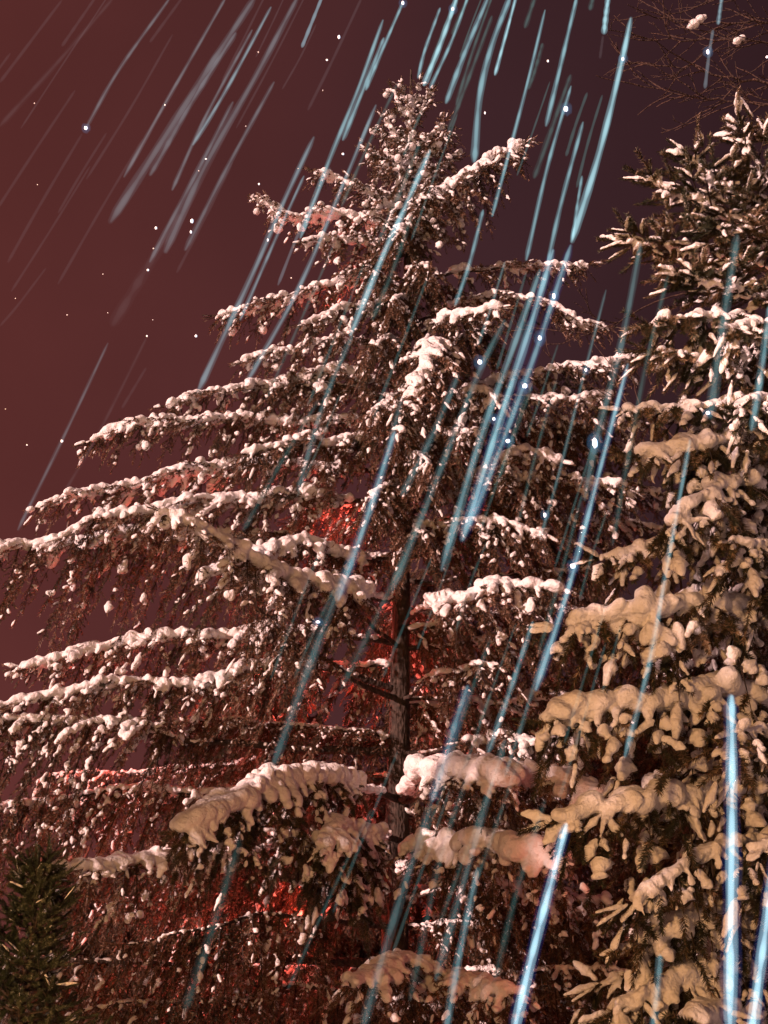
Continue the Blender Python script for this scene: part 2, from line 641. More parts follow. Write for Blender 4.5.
# -------------------------------------------------------------------- light
sl = bpy.data.lights.new('street_lamp', 'SUN')  # unseen far street lamp behind left, done with parallel rays
sl.energy = 5.0
sl.angle = math.radians(0.8)
sl.color = (1.0, 0.60, 0.515)
so_ = bpy.data.objects.new('street_lamp', sl)
COL.objects.link(so_)
d = Vector((math.sin(KEY_AZ) * math.cos(KEY_EL), math.cos(KEY_AZ) * math.cos(KEY_EL), math.sin(KEY_EL)))
so_.rotation_euler = d.to_track_quat('Z', 'Y').to_euler()
so_.location = d * 30


def lamp(name, loc, energy, color, radius=0.1):
    l = bpy.data.lights.new(name, 'POINT')
    l.energy = energy
    l.color = color
    l.shadow_soft_size = radius
    o = bpy.data.objects.new(name, l)
    COL.objects.link(o)
    o.location = loc
    return o


for px, py, Y, e in [(335, 545, 12.6, 15), (265, 640, 12.3, 24), (335, 715, 12.7, 20), (300, 910, 12.2, 16), (180, 985, 11.4, 22), (455, 650, 13.2, 10), (330, 300, 12.2, 8), (640, 900, 8.0, 6), (190, 770, 13.0, 18), (90, 720, 12.0, 12), (760, 360, 6.9, 3), (400, 890, 13.0, 12)]:
    lamp('red_glow_lamp', tuple(P(px, py, Y)), e * 2.1, (1.0, 0.10, 0.06), 0.25)  # unseen lamps added for the red glow among the limbs
lamp('near_yellow_lamp', (-1.9, 0.2, 2.7), 640, (1.0, 0.48, 0.175), 0.15)  # unseen lamp added near the camera to warm the nearer snow

# =============================================================== tall spruce
TY = 12.0


def tx(py):
    return 396 + (411 - 396) * (900 - py) / (900 - 75)


def tp(py, Y=TY):
    return P(tx(py), py, Y)


foot = P(396, 1024, TY)
tall = tree_empty('spruce_tree', 'tall snow-laden spruce filling the middle, its trunk bared between limbs', 'tree', (foot[0], TY, 0.0))
trunk(tall, [(foot[0], TY, -0.2), tp(1000), tp(720), tp(450), tp(250), tp(70)], 0.15, 0.012)


def limb(by, pts, **k):
    """by: pixel height of the base on the trunk; pts: (px, py, depth offset towards the camera is negative)"""
    return grow(tall, [tp(by)] + [P(a, b, TY + c) for a, b, c in pts], **k)


up_ = dict(curtain=0.15, droop=0.35, ball=0.085, snow=0.8, step=0.06, slen=0.10)
# crown top
for by, px, py, dy in [(120, 392, 88, -.2), (125, 430, 92, .1), (150, 384, 118, -.3), (150, 446, 120, -.2), (165, 414, 130, -.5), (180, 366, 150, .1),
                       (180, 455, 158, .2), (195, 400, 165, -.6), (215, 350, 178, -.3), (225, 425, 195, -.7), (140, 408, 104, -.35), (105, 402, 84, .1), (110, 420, 82, -.1), (135, 378, 132, .2), (170, 440, 140, -.4), (190, 388, 150, -.5), (205, 432, 175, -.2), (235, 370, 208, -.6), (245, 440, 215, -.3)]:
    limb(by, [((tx(by) + px) / 2, (by + py) / 2 + 4, dy / 2), (px, py, dy)], w=min(.36, .17 + max(0, by - 105) * .0020), bare=0.05, pad=0.85, **up_)
limb(205, [(365, 190, -.1), (312, 172, -.2)], w=0.3, bare=0.15, pad=1.1, **up_)
limb(235, [(340, 217, -.2), (290, 215, -.3), (257, 200, -.3)], w=0.32, bare=0.15, pad=1.35, **up_)
limb(255, [(350, 240, -.4), (302, 243, -.6)], w=0.32, bare=0.12, pad=1.2, **up_)
limb(250, [(425, 205, -.3), (470, 172, -.3), (500, 158, -.2), (525, 144, -.2)], w=0.44, bare=0.08, pad=1.6, curtain=0.6, droop=0.7, ball=.06, snow=.5, step=.045)
limb(290, [(350, 277, -.1), (280, 303, -.1), (217, 316, -.1)], w=0.42, bare=0.15, pad=1.3, curtain=.4, ball=.06, snow=.65, step=.06)
limb(300, [(360, 305, -.5), (300, 325, -.9)], w=0.4, bare=0.15, pad=1.0, curtain=.45, ball=.04, snow=.65, step=.06)
limb(350, [(330, 343, -.2), (285, 350, -.3), (243, 362, -.4)], w=0.38, bare=0.15, pad=1.15, curtain=.4, ball=.04, snow=.65, step=.06)
limb(285, [(470, 270, .2), (530, 268, .3), (592, 264, .3)], w=0.24, bare=0.3, pad=1.1, curtain=.5, snow=.5)
limb(325, [(470, 300, .1), (540, 302, .2), (580, 320, .2), (608, 326, .2)], w=0.28, bare=0.25, pad=1.15, curtain=.5, snow=.5)
limb(345, [(440, 322, -.9), (466, 314, -1.4), (500, 308, -1.7)], w=0.34, bare=0.4, pad=1.5, curtain=.5, snow=.6, step=.045, droop=.9)
limb(360, [(430, 340, -1.2), (432, 352, -1.9), (415, 392, -2.2), (398, 432, -2.4)], w=0.42, bare=0.35, pad=1.25, curtain=.45, snow=.6, step=.04, droop=.7)
# middle left
limb(390, [(330, 375, -.2), (250, 388, -.3), (165, 406, -.4)], w=0.40, bare=0.12, pad=1.45, curtain=.4, ball=.03, snow=.6)
limb(425, [(300, 420, -.2), (190, 425, -.4), (125, 428, -.4), (88, 442, -.4)], w=0.42, bare=0.15, pad=1.6, curtain=.45, ball=.03, snow=.6)
limb(440, [(330, 440, -.7), (240, 455, -1.3)], w=0.5, bare=0.15, pad=1.3, curtain=.5, snow=.55)
limb(470, [(300, 470, -.3), (200, 468, -.5), (100, 492, -.5), (40, 508, -.6)], w=0.48, bare=0.15, pad=1.5, curtain=.45, ball=.02, snow=.6)
limb(500, [(300, 500, -.5), (180, 505, -.9), (100, 520, -1.1), (62, 538, -1.2)], w=0.5, bare=0.2, pad=1.6, curtain=.4, snow=.55)
limb(565, [(290, 548, -.3), (160, 532, -.6), (80, 543, -.7), (-40, 548, -.7)], w=0.75, bare=0.25, pad=1.8, curtain=.65, droop=.85, snow=.45)
limb(600, [(345, 592, -1.3), (290, 582, -2.0), (225, 543, -2.6), (165, 513, -3.0)], rough=.5, w=0.66, bare=0.3, pad=2.1, curtain=.5, droop=1.0, snow=.4, step=.06)
limb(560, [(345, 555, -.8), (290, 545, -1.3), (230, 560, -1.6)], w=0.5, bare=0.3, pad=1.7, curtain=.5, droop=.9, snow=.4)
limb(645, [(290, 630, -.4), (200, 640, -.7), (120, 645, -.8), (20, 668, -.9)], w=0.52, bare=0.2, pad=1.6, curtain=.5, snow=.55)
limb(690, [(290, 665, -.6), (190, 680, -1.0), (100, 688, -1.2), (-10, 712, -1.3)], w=0.5, bare=0.25, pad=1.5, curtain=.5, snow=.55)
limb(752, [(290, 750, -.5), (190, 738, -.9), (110, 722, -1.2), (-40, 722, -1.3)], w=0.75, bare=0.55, pad=1.3, curtain=.65, droop=.9, snow=.45, rad=.03)
limb(700, [(320, 660, -1.1), (265, 615, -1.9)], w=0.5, bare=0.6, pad=.3, curtain=.7, droop=1, snow=.35, rad=.028)
limb(650, [(340, 600, -1.0), (280, 565, -1.6)], w=0.4, bare=0.5, pad=.6, curtain=.7, snow=.4)
limb(780, [(260, 790, -.3), (140, 790, -.7), (20, 808, -.8), (-60, 818, -.8)], w=0.8, bare=0.3, pad=1.2, curtain=.7, droop=.8, snow=.5)
limb(740, [(260, 760, .4), (140, 770, .6), (40, 778, .6)], w=0.8, bare=0.3, pad=.8, curtain=.7, droop=.9, snow=.45)
limb(860, [(270, 850, -.6), (180, 858, -1.4), (110, 868, -2.0), (20, 872, -2.4)], w=0.42, bare=0.4, pad=1.5, curtain=.5, droop=.8, snow=.5)
limb(800, [(340, 782, -1.6), (270, 785, -2.6), (225, 808, -3.3), (178, 832, -3.7)], rough=.4, needle=DARK, w=0.5, bare=0.35, pad=2.4, curtain=.55, droop=1.1, snow=.35, step=.055, lod='near')
limb(840, [(370, 835, -1.6), (335, 832, -2.6), (325, 850, -3.0)], rough=.4, needle=DARK, w=0.42, bare=0.55, pad=1.8, curtain=.7, droop=1.1, snow=.4, step=.03, lod='near')
limb(965, [(300, 962, -.6), (180, 962, -1.0), (60, 960, -1.2), (-30, 960, -1.2)], w=0.45, bare=0.3, pad=.6, curtain=.8, droop=.8, snow=.2, rad=.03)
limb(930, [(300, 915, -1.0), (200, 930, -1.8), (120, 945, -2.2)], w=0.55, bare=0.3, pad=.5, curtain=.75, droop=.9, snow=.25)
limb(900, [(320, 880, .5), (220, 890, .8), (100, 900, 1.0)], w=0.7, bare=0.2, pad=.4, curtain=.75, droop=.9, snow=.3)
limb(1000, [(300, 990, -.5), (180, 1000, -1.2), (80, 1010, -1.6)], w=0.6, bare=0.2, pad=.6, curtain=.6, droop=.7, snow=.3)
# middle right
limb(420, [(460, 395, -.2), (520, 378, -.3), (580, 368, -.2), (655, 356, -.1)], w=0.42, bare=0.25, pad=1.6, curtain=.55, snow=.5)
limb(410, [(440, 400, -.6), (470, 392, -1.2), (500, 398, -1.6)], w=0.4, bare=0.25, pad=1.3, curtain=.6, droop=.9, snow=.5)
limb(470, [(440, 440, -.8), (480, 430, -1.4)], w=0.45, bare=0.25, pad=1.3, curtain=.6, droop=.8, snow=.5)
limb(500, [(470, 475, -.6), (520, 458, -1.0), (560, 462, -1.2)], w=0.42, bare=0.35, pad=1.8, curtain=.5, droop=.8, snow=.45)
limb(490, [(500, 445, .4), (580, 440, .6), (650, 460, .7)], w=0.55, bare=0.25, pad=1.4, curtain=.5, snow=.5)
limb(530, [(500, 500, .3), (590, 480, .5), (660, 495, .5)], w=0.55, bare=0.25, pad=1.5, curtain=.5, snow=.5)
limb(440, [(470, 415, -.4), (540, 400, -.7), (612, 395, -.7)], w=0.5, bare=0.25, pad=1.5, curtain=.55, droop=.8, snow=.5)
limb(460, [(480, 440, .1), (560, 425, .1), (640, 425, .2)], w=0.55, bare=0.2, pad=1.3, curtain=.6, droop=.8, snow=.5)
limb(515, [(480, 490, -.5), (560, 480, -.8), (630, 490, -.8)], w=0.55, bare=0.25, pad=1.6, curtain=.55, droop=.8, snow=.5)
limb(560, [(480, 535, .1), (570, 520, .2), (660, 530, .2)], w=0.6, bare=0.2, pad=1.2, curtain=.6, droop=.8, snow=.45)
limb(545, [(440, 525, -.7), (480, 520, -1.0), (545, 535, -1.3)], w=0.5, bare=0.3, pad=1.2, curtain=.6, snow=.5)
limb(580, [(470, 582, -.2), (540, 570, -.3), (600, 575, -.2)], w=0.45, bare=0.5, pad=.9, curtain=.5, snow=.5, rad=.028)
limb(625, [(450, 600, -1.0), (500, 588, -1.5), (560, 590, -1.8)], w=0.5, bare=0.35, pad=1.7, curtain=.55, droop=.8, snow=.45)
limb(650, [(480, 640, -.2), (560, 630, .1), (640, 640, .2)], w=0.55, bare=0.3, pad=1.3, curtain=.6, snow=.45)
limb(700, [(450, 672, -.9), (500, 665, -1.4)], w=0.42, bare=0.4, pad=1.0, curtain=.6, droop=.8, snow=.5)
limb(700, [(480, 700, -.3), (560, 700, -.3), (620, 720, -.2)], w=0.6, bare=0.3, pad=1.2, curtain=.6, snow=.45)
limb(755, [(460, 745, -.6), (530, 740, -1.2), (585, 745, -1.5)], w=0.45, bare=0.4, pad=1.3, curtain=.5, snow=.5)
limb(800, [(430, 780, -1.4), (470, 772, -2.2), (510, 785, -2.8)], limbpad=1.5, rough=.5, w=0.38, bare=0.45, pad=2.5, curtain=.5, droop=.9, snow=.5, step=.055)
limb(805, [(480, 785, -1.2), (545, 775, -2.0), (600, 795, -2.5)], w=0.45, bare=0.35, pad=1.9, curtain=.45, droop=.8, snow=.6)
limb(880, [(430, 855, -1.5), (485, 845, -2.4), (560, 862, -3.0)], limbpad=1.5, rough=.5, w=0.5, bare=0.4, pad=2.4, curtain=.5, droop=.9, snow=.5, step=.055)
limb(900, [(480, 885, -.6), (560, 895, -1.2), (610, 900, -1.5)], w=0.6, bare=0.3, pad=1.2, curtain=.6, droop=.8, snow=.45)
limb(930, [(470, 915, .4), (560, 930, .5), (640, 940, .5)], w=0.7, bare=0.2, pad=.5, curtain=.7, droop=.8, snow=.3)
limb(1000, [(400, 972, -1.5), (395, 965, -2.4), (350, 985, -3.2)], w=0.45, bare=0.4, pad=1.6, curtain=.4, droop=.6, snow=.6, step=.055)
limb(1010, [(430, 990, -1.5), (470, 980, -2.4), (510, 995, -3.0)], w=0.5, bare=0.35, pad=1.6, curtain=.4, droop=.6, snow=.6, step=.055)
limb(990, [(470, 975, -.5), (560, 968, -1.0), (640, 975, -1.2)], w=0.6, bare=0.3, pad=.8, curtain=.6, droop=.8, snow=.3)

for by, px, py, dy in [(230, 400, 232, -.9), (270, 430, 268, -1.0), (300, 395, 300, -1.2), (340, 370, 345, -1.4), (375, 425, 385, -1.3), (400, 375, 410, -1.6),
                       (450, 430, 465, -1.6), (480, 370, 500, -1.7), (520, 425, 535, -1.5)]:
    limb(by, [((tx(by) + px) / 2, (by + py) / 2 - 4, dy / 2), (px, py, dy)], w=.45, bare=.1, pad=.8, curtain=.75, droop=.9, snow=.3, step=.045)

# inner and far side limbs: copies of a few
zt = tp(75)[2]
proto = {}
for key, Lb, kw in [('s', 0.9, dict(w=.42, pad=.6)), ('m', 1.8, dict(w=.7, pad=.7)), ('l', 2.7, dict(w=.9, pad=.7)), ('x', 3.3, dict(w=1.0, pad=.7))]:
    proto[key] = []
    for v in range(2):
        proto[key].append(grow(tall, [(0, 0, 0), (Lb * .4, .05 * v, .06), (Lb * .75, -.04, .02), (Lb, 0, -.06)], bare=.06, curtain=.6, droop=.7, snow=.2, step=.045, **kw))
used = set()
fill = []
NFILL = 27
for i in range(NFILL):
    z = 1.5 + (zt - 2.4) * ((i + .5) / NFILL) ** 1.05
    prof = 3.7 * (1 - z / zt) ** 0.85
    L = max(0.55, prof * (0.68 + 0.25 * rng.random()))
    key = 's' if L < 1.3 else 'm' if L < 2.2 else 'l' if L < 3.0 else 'x'
    base_l = dict(s=.9, m=1.8, l=2.7, x=3.3)[key]
    az = (i * 2.399 + rng.random() * 0.4) % 6.283
    if z < 6.4 and abs(az - 4.71) < 1.0:          # the trunk is bared towards the camera low down
        az = 4.71 + (1.25 if az > 4.71 else -1.25)
    fill.append((z, L / base_l, key, az))
ti = np.array(tall.location)
for z, sc_, key, az in fill:
    v = proto[key][int(rng.integers(0, 2))]
    f = np.interp(z, [0, zt], [0, 1])
    x = np.interp(z, [tp(1000)[2], zt], [tp(1000)[0], tp(75)[0]])
    loc = (x - ti[0], 0, z)
    tilt = 0.25 * f - 0.05
    if v.name not in used:
        used.add(v.name)
        v.location = loc
        v.rotation_euler = (0, -tilt, az)
        v.scale = (sc_,) * 3
    else:
        copy_branch(v, tall, loc, az, tilt, sc_)
KEPT = [(v, dict(s=.9, m=1.8, l=2.7, x=3.3)[key]) for key in proto for v in proto[key] if v.name in used]
for key in proto:
    for v in proto[key]:
        if v.name not in used:
            for ch in list(v.children):
                bpy.data.objects.remove(ch)
            bpy.data.objects.remove(v)

# ============================================================== right spruce
RY = 6.6


def rx(py):
    return 800 - (800 - 772) * (900 - py) / 820


def rp(py, Y=RY):
    return P(rx(py), py, Y)


rf = rp(1000)
right = tree_empty('spruce_tree', 'nearer spruce at the right edge with thick snow-coated fingers of needles', 'tree', (rf[0], RY, 0.0))
trunk(right, [(rf[0], RY, -0.2), rp(1000), rp(700), rp(400), rp(220), rp(125)], 0.11, 0.010)


def rlimb(by, pts, **k):
    kw = dict(lod='near', w=0.36, bare=0.1, droop=0.6, curtain=.35, pad=1.0, snow=.62, step=.058, sstep=.080, slen=.155, shoot_r=.029, jitter=.015, snow_to=.45, needle=DARK, limbpad=1.05, sdroop=.35, coat=1.0, rough=1.1)
    kw.update(k)
    return grow(right, [rp(by)] + [P(a, b, RY + c) for a, b, c in pts], **kw)


ru = dict(w=.26, pad=.7, snow=.75, curtain=.08, droop=-.1, step=.05, sdroop=-.45)
rlimb(200, [(757, 165, -.1), (738, 135, -.1)], **ru)
rlimb(190, [(782, 155, -.1), (768, 132, 0)], **ru)
rlimb(215, [(730, 190, -.2), (690, 158, -.3)], **ru)
rlimb(235, [(725, 215, -.2), (650, 180, -.25)], **ru)
rlimb(250, [(745, 235, -.4), (715, 225, -.6)], **ru)
rlimb(275, [(720, 255, -.2), (670, 245, -.3), (627, 241, -.3)], **ru)
rlimb(300, [(735, 290, -.4), (680, 275, -.6)], **ru)
rlimb(340, [(735, 320, -.4), (690, 318, -.6), (648, 325, -.7)], w=.24, pad=.9, curtain=.2)
rlimb(350, [(760, 330, -.6), (730, 330, -.9)], w=.24, pad=1.1, curtain=.25)
rlimb(380, [(740, 365, -.4), (700, 358, -.6), (650, 352, -.6)], w=.22, pad=.6, curtain=.2)
rlimb(425, [(735, 405, -.4), (680, 408, -.5), (625, 412, -.5)], w=.26, pad=1.0, curtain=.35)
rlimb(430, [(760, 400, -.7), (740, 410, -1.0)], w=.28, pad=1.1, curtain=.4)
rlimb(470, [(740, 448, -.5), (700, 448, -.7), (633, 456, -.7)], w=.28, pad=1.7, curtain=.4)
rlimb(520, [(740, 485, -.6), (700, 500, -.9), (668, 530, -1.0)], w=.3, pad=1.5, curtain=.5)
rlimb(560, [(740, 525, -.3), (690, 540, -.4), (600, 560, -.4)], w=.3, pad=1.2, curtain=.5)
rlimb(570, [(765, 550, -.8), (735, 545, -1.1)], w=.32, pad=.9, curtain=.6)
rlimb(635, [(740, 608, -.5), (660, 615, -.8), (600, 620, -.8), (562, 628, -.8)], w=.32, pad=1.9, curtain=.6, droop=.9)
rlimb(660, [(750, 640, -.1), (690, 645, -.1), (640, 660, -.1)], w=.36, pad=1.0, curtain=.6)
rlimb(725, [(740, 698, -.5), (660, 705, -.8), (590, 712, -.9), (548, 722, -.9)], w=.32, pad=2.0, curtain=.6, droop=.9)
rlimb(740, [(765, 730, -.9), (730, 735, -1.2)], w=.34, pad=.8, curtain=.6)
rlimb(770, [(740, 765, -.1), (690, 770, -.1), (640, 780, -.1)], w=.38, pad=.8, curtain=.6)
rlimb(815, [(740, 792, -.5), (680, 802, -.8), (620, 806, -1.0), (558, 822, -1.0)], w=.3, pad=2.0, curtain=.6, droop=.9)
rlimb(850, [(745, 840, -.8), (690, 865, -1.1), (630, 905, -1.2)], w=.28, pad=.9, curtain=.5, droop=.9)
rlimb(850, [(770, 838, -1.2), (748, 870, -1.5)], w=.28, pad=.7, curtain=.6, droop=.9)
rlimb(930, [(750, 918, -.6), (700, 922, -.9), (636, 946, -1.0)], w=.28, pad=1.9, curtain=.5, droop=.9)
rlimb(1000, [(730, 975, -.7), (670, 985, -1.0), (612, 1012, -1.1)], w=.3, pad=1.6, curtain=.5, droop=.8)
rlimb(960, [(740, 950, -.1), (660, 960, 0), (600, 985, 0)], w=.36, pad=.9, curtain=.5)
rlimb(1040, [(720, 1010, -1.0), (690, 1025, -1.4)], w=.34, pad=1.2, curtain=.5)
# right-hand and far-side limbs, mostly out of the frame
for i, (by, az, L) in enumerate([(300, .4, .8), (420, 1.2, 1.0), (500, -.3, 1.1), (600, .7, 1.2), (680, 1.6, 1.2), (760, -.5, 1.3), (840, .3, 1.3), (900, 1.4, 1.4), (960, -.2, 1.4), (540, 1.9, 1.0), (640, 2.2, 1.0), (880, 2.2, 1.1)]):
    b = rp(by)
    dd = np.array([math.cos(az), math.sin(az), 0])
    grow(right, [b, b + dd * L * .5 + UP * .03, b + dd * L - UP * .05], lod='far', w=.36, bare=.1, pad=1.0, snow=.5, curtain=.5, droop=.8)

# ================================================== small spruce, lower left
SY = 4.6
sf = P(20, 1024, SY)
small = tree_empty('spruce_tree', 'small green spruce in the lower left corner with hardly any snow', 'tree', (sf[0], SY, 0.0))
sa_, sb_ = P(20, 1024, SY), P(40, 848, SY)
trunk(small, [(sf[0], SY, -.1), sa_, P(34, 920, SY), sb_], 0.035, 0.004)
for i in range(30):
    f = i / 29
    py = 870 + 190 * f
    px = 40 - 25 * f
    az = i * 2.4
    L = (0.03 + 0.15 * f) * (.6 + .8 * rng.random())
    b = P(px, py, SY)
    dd = np.array([math.cos(az), math.sin(az), 0.45 - .25 * f])
    grow(small, [b, b + dd * L * .5, b + dd * L + UP * .02], lod='near', w=.07 + .07 * f, bare=.05, pad=0, snow=.10, curtain=.05, droop=-.2, step=.036, sstep=.040, slen=.07, shoot_r=.0115, coat=.5, rad=.012, sdroop=-.5, needle=GREEN, jitter=.01)

# ========================================================== background trees, added as dark backing behind gaps in the spruces
for k, (px, Y, h, R, lab) in enumerate([(600, 16.5, 8.2, 2.3, 'dark bare-needled spruce added as backing behind the gap between the two big spruces'),
                                        (255, 17.0, 6.6, 2.6, 'dark spruce added as backing behind the left skirt of the tall spruce'),
                                        (440, 17.5, 8.4, 2.4, 'dark spruce added as backing right behind the trunk of the tall spruce'),
                                        (90, 19.0, 3.6, 2.2, 'low dark spruce added as backing behind the lower left limbs'),
                                        (720, 13.5, 6.4, 2.0, 'dark spruce added as backing behind the nearer spruce at the right edge')]):
    b = P(px, 1000, Y)
    e = tree_empty('spruce_tree', lab, 'tree', (b[0], Y, 0))
    trunk(e, [(b[0], Y, -.1), (b[0] + .05, Y, h * .5), (b[0], Y, h)], .11, .01)
    nb = 60
    for i in range(nb):
        z = .5 + (h - .6) * (i / nb) ** 1.1
        L = R * (1 - z / h) ** .8 + .25
        src, ln = min(KEPT, key=lambda q: abs(q[1] - L) + .4 * rng.random())
        copy_branch(src, e, (0, 0, z), i * 2.4, 0.1 * z / h, L / ln, False)
# unseen spruces added on the left to shade the low limbs and right spruce
for (nx_, ny_, h, lab) in [(-5.3, 0.2, 6.6, 'big unseen spruce added beside the camera on the left to shade the right spruce'),
                           (-7.2, 6.2, 4.6, 'unseen young spruce added on the left to shade the low limbs'),
                           (-6.5, 3.2, 6.6, 'unseen young spruce added left of the camera to shade the low limbs'),
                           (-8.2, 9.4, 4.2, 'unseen young spruce added far left of the tall spruce to shade its low limbs')]:
    e = tree_empty('spruce_tree', lab, 'tree', (nx_, ny_, 0))
    trunk(e, [(nx_, ny_, -.1), (nx_ + .03, ny_, h * .5), (nx_, ny_, h)], .09, .01)
    nb = 26 if h < 6 else 44
    for i in range(nb):
        z = .3 + (h - .5) * i / nb
        L = (1.9 if h > 6 else 1.5) * (1 - z / h) ** .7 + .25
        src, ln = min(KEPT, key=lambda q: abs(q[1] - L) + .4 * rng.random())
        copy_branch(src, e, (0, 0, z), i * 2.4, 0.1 * z / h, L / ln)

# ================================================================= bare tree
BY = 9.0
bt = P(1010, 900, BY)
bare = tree_empty('bare_tree', 'bare twiggy deciduous branches in the upper right corner holding snow clumps', 'tree', (bt[0], BY, 0.0))
trunk(bare, [(bt[0], BY, -.2), P(1000, 700, BY), P(985, 300, BY), P(960, -60, BY)], .14, .05, TWIG)


def twigs(mb, p, d, L, rad, lvl, r):
    n = max(5, int(L / .06))
    pts = [p]
    d = norm(d)
    for i in range(n):
        d = norm(d + r.normal(0, .10, 3) + UP * .012)
        pts.append(pts[-1] + d * L / n)
    pts = np.array(pts)
    tube(mb, pts, np.linspace(rad, max(rad * .45, .0036), len(pts)), 5 if lvl < 2 else 4)
    if lvl >= 3:
        return
    for i in range(2, n, 2 if lvl else 2):
        if r.random() < .5:
            side = norm(np.cross(d, r.normal(0, 1, 3)))
            twigs(mb, pts[i], norm(pts[min(i + 1, n)] - pts[i]) * .9 + side * (.5 + .4 * r.random()), L * (.25 + .25 * r.random()), rad * .5, lvl + 1, r)


rb = np.random.default_rng(8)
for by, pts, rad in [(90, [(870, 85, .0), (760, 82, 0), (690, 68, -.1), (616, 62, -.1)], .014), (40, [(870, 20, .2), (760, 24, .2), (690, 22, .1), (640, 12, 0)], .013),
                     (170, [(880, 120, .1), (780, 105, 0), (700, 98, 0), (632, 84, 0)], .012), (130, [(870, 60, -.1), (780, 45, -.2), (700, 40, -.2), (625, 38, -.2)], .012),
                     (-20, [(880, -40, .1), (780, -20, 0), (720, 0, 0), (672, -16, 0)], .012),
                     (420, [(860, 300, .6), (700, 290, .9), (600, 330, 1.0), (545, 345, 1.0)], .010), (520, [(860, 500, .6), (720, 470, .8), (640, 410, .9), (570, 380, 1.0)], .010)]:
    b0 = P(np.interp(by, [-60, 300], [960, 985]), by, BY)
    q = np.array([b0] + [P(a, b, BY + c) for a, b, c in pts])
    path, L = spline(q - b0, 34)
    path = path + rb.normal(0, .012, path.shape)
    mb = MB()
    tube(mb, path, np.linspace(rad * 1.7, .0035, 34), 6)
    for i in range(8, 33):
        for e in range(1 if by < 300 or rb.random() < .6 else 0):
            dd = norm(path[i] - path[i - 1])
            sd = norm(np.cross(dd, rb.normal(0, 1, 3)))
            twigs(mb, path[i], dd * .8 + sd * (.4 + .4 * rb.random()), (.25 + .45 * rb.random()), .0075, 1 if by < 300 else 2, rb)
    mb.build('branch', TWIG, bare, loc=tuple(b0 - np.array(bare.location)))
for px, py, s in [(697, 21, .055), (691, 27, .035), (705, 19, .03), (738, 40, .045), (742, 37, .03)]:
    pass
for clumps in ([(694, 24, .05), (700, 19, .042), (690, 27, .03), (704, 17, .028)], [(737, 41, .042), (742, 38, .034)]):
    mb = MB()
    c0 = P(clumps[0][0], clumps[0][1], BY - .2)
    for px, py, s in clumps:
        v, f = ICO
        mb.add(P(px, py, BY - .2) - c0 + v * np.array([s, s, s * .85]), f)
    V, L_, S_ = remesh(mb, 'clump', .008)
    m2 = MB()
    m2.add(V, L_.reshape(-1, 4))
    m2.build('snow_clump', SNOW, bare, loc=tuple(c0 - np.array(bare.location)))

# ========================================================= streaks and flakes
VV = (512 + 950) / FPX
CLASS = {'grey': ((.54, .66, .72), .105), 'faint': ((.60, .48, .50), .028), 'slate': ((.46, .72, .80), .21), 'cyan': ((.38, .72, .79), .27),
         'brilliant': ((.52, .84, .94), .95), 'bright': ((.42, .75, .82), .42), 'teal': ((.33, .62, .64), .14), 'dim': ((.26, .60, .56), .07)}



def streak(pts, wpx, cls, label, z0=3.0, group=None, halo=False):
    v0 = (512 - pts[0][1]) / FPX
    q = []
    for px, py in pts:
        v = (512 - py) / FPX
        q.append(PZ(px, py, z0 * (VV - v0) / (VV - v)))
    q = np.array(q)
    mid = q.mean(0)
    path, L = spline(q - mid, 26)
    zz = (q + 0)[:, 1].mean()
    rad = wpx / 2 / FPX * z0 * 1.12
    t = np.linspace(0, 1, 26)
    r = np.random.default_rng(int(abs(pts[0][0]) * 7 + pts[0][1] * 13) % 9973)
    prof = np.minimum(1, np.minimum(t / .05 + .3, (1 - t) / .02 + .3)) ** .5
    prof = prof * (0.92 + 0.07 * np.sin(t * (14 + 10 * r.random()) + r.random() * 6) + .06 * r.random(26)) * (.86 + .14 * t)
    mb = MB()
    tube(mb, path, np.maximum(prof, .12) * rad, 12)
    o = mb.build('light_streak', STREAK, loc=tuple(mid))  # path of lit falling snow, modelled as a self-glowing tube
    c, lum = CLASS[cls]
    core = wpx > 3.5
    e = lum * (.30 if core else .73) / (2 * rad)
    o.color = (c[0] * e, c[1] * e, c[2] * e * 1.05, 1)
    if core:                                       # soft outer light with a narrower bright core
        k = MB()
        side = 0.12 * rad * np.sin(t * 5 + r.random() * 6)[:, None] * np.array([1.0, 0, 0])
        tube(k, path + side, np.maximum(prof, .12) * rad * (.50 + .12 * np.sin(t * 31 + 5 * r.random()) + .16 * (r.random(26) - .5)), 10)
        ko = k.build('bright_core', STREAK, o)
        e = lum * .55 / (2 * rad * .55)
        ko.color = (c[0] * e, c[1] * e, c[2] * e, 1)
    o['label'] = label
    o['category'] = 'light streak'
    o['group'] = group or 'streaks of falling snow given a cyan glow'
    if halo:
        h = MB()
        tube(h, path, np.maximum(prof, .15) * rad * 1.5, 12)
        ho = h.build('blue_halo', STREAK, o)  # blue fringe of the glow, added as a wider emitting shell
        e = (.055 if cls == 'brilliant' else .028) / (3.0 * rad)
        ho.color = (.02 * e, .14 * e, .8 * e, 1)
    return o


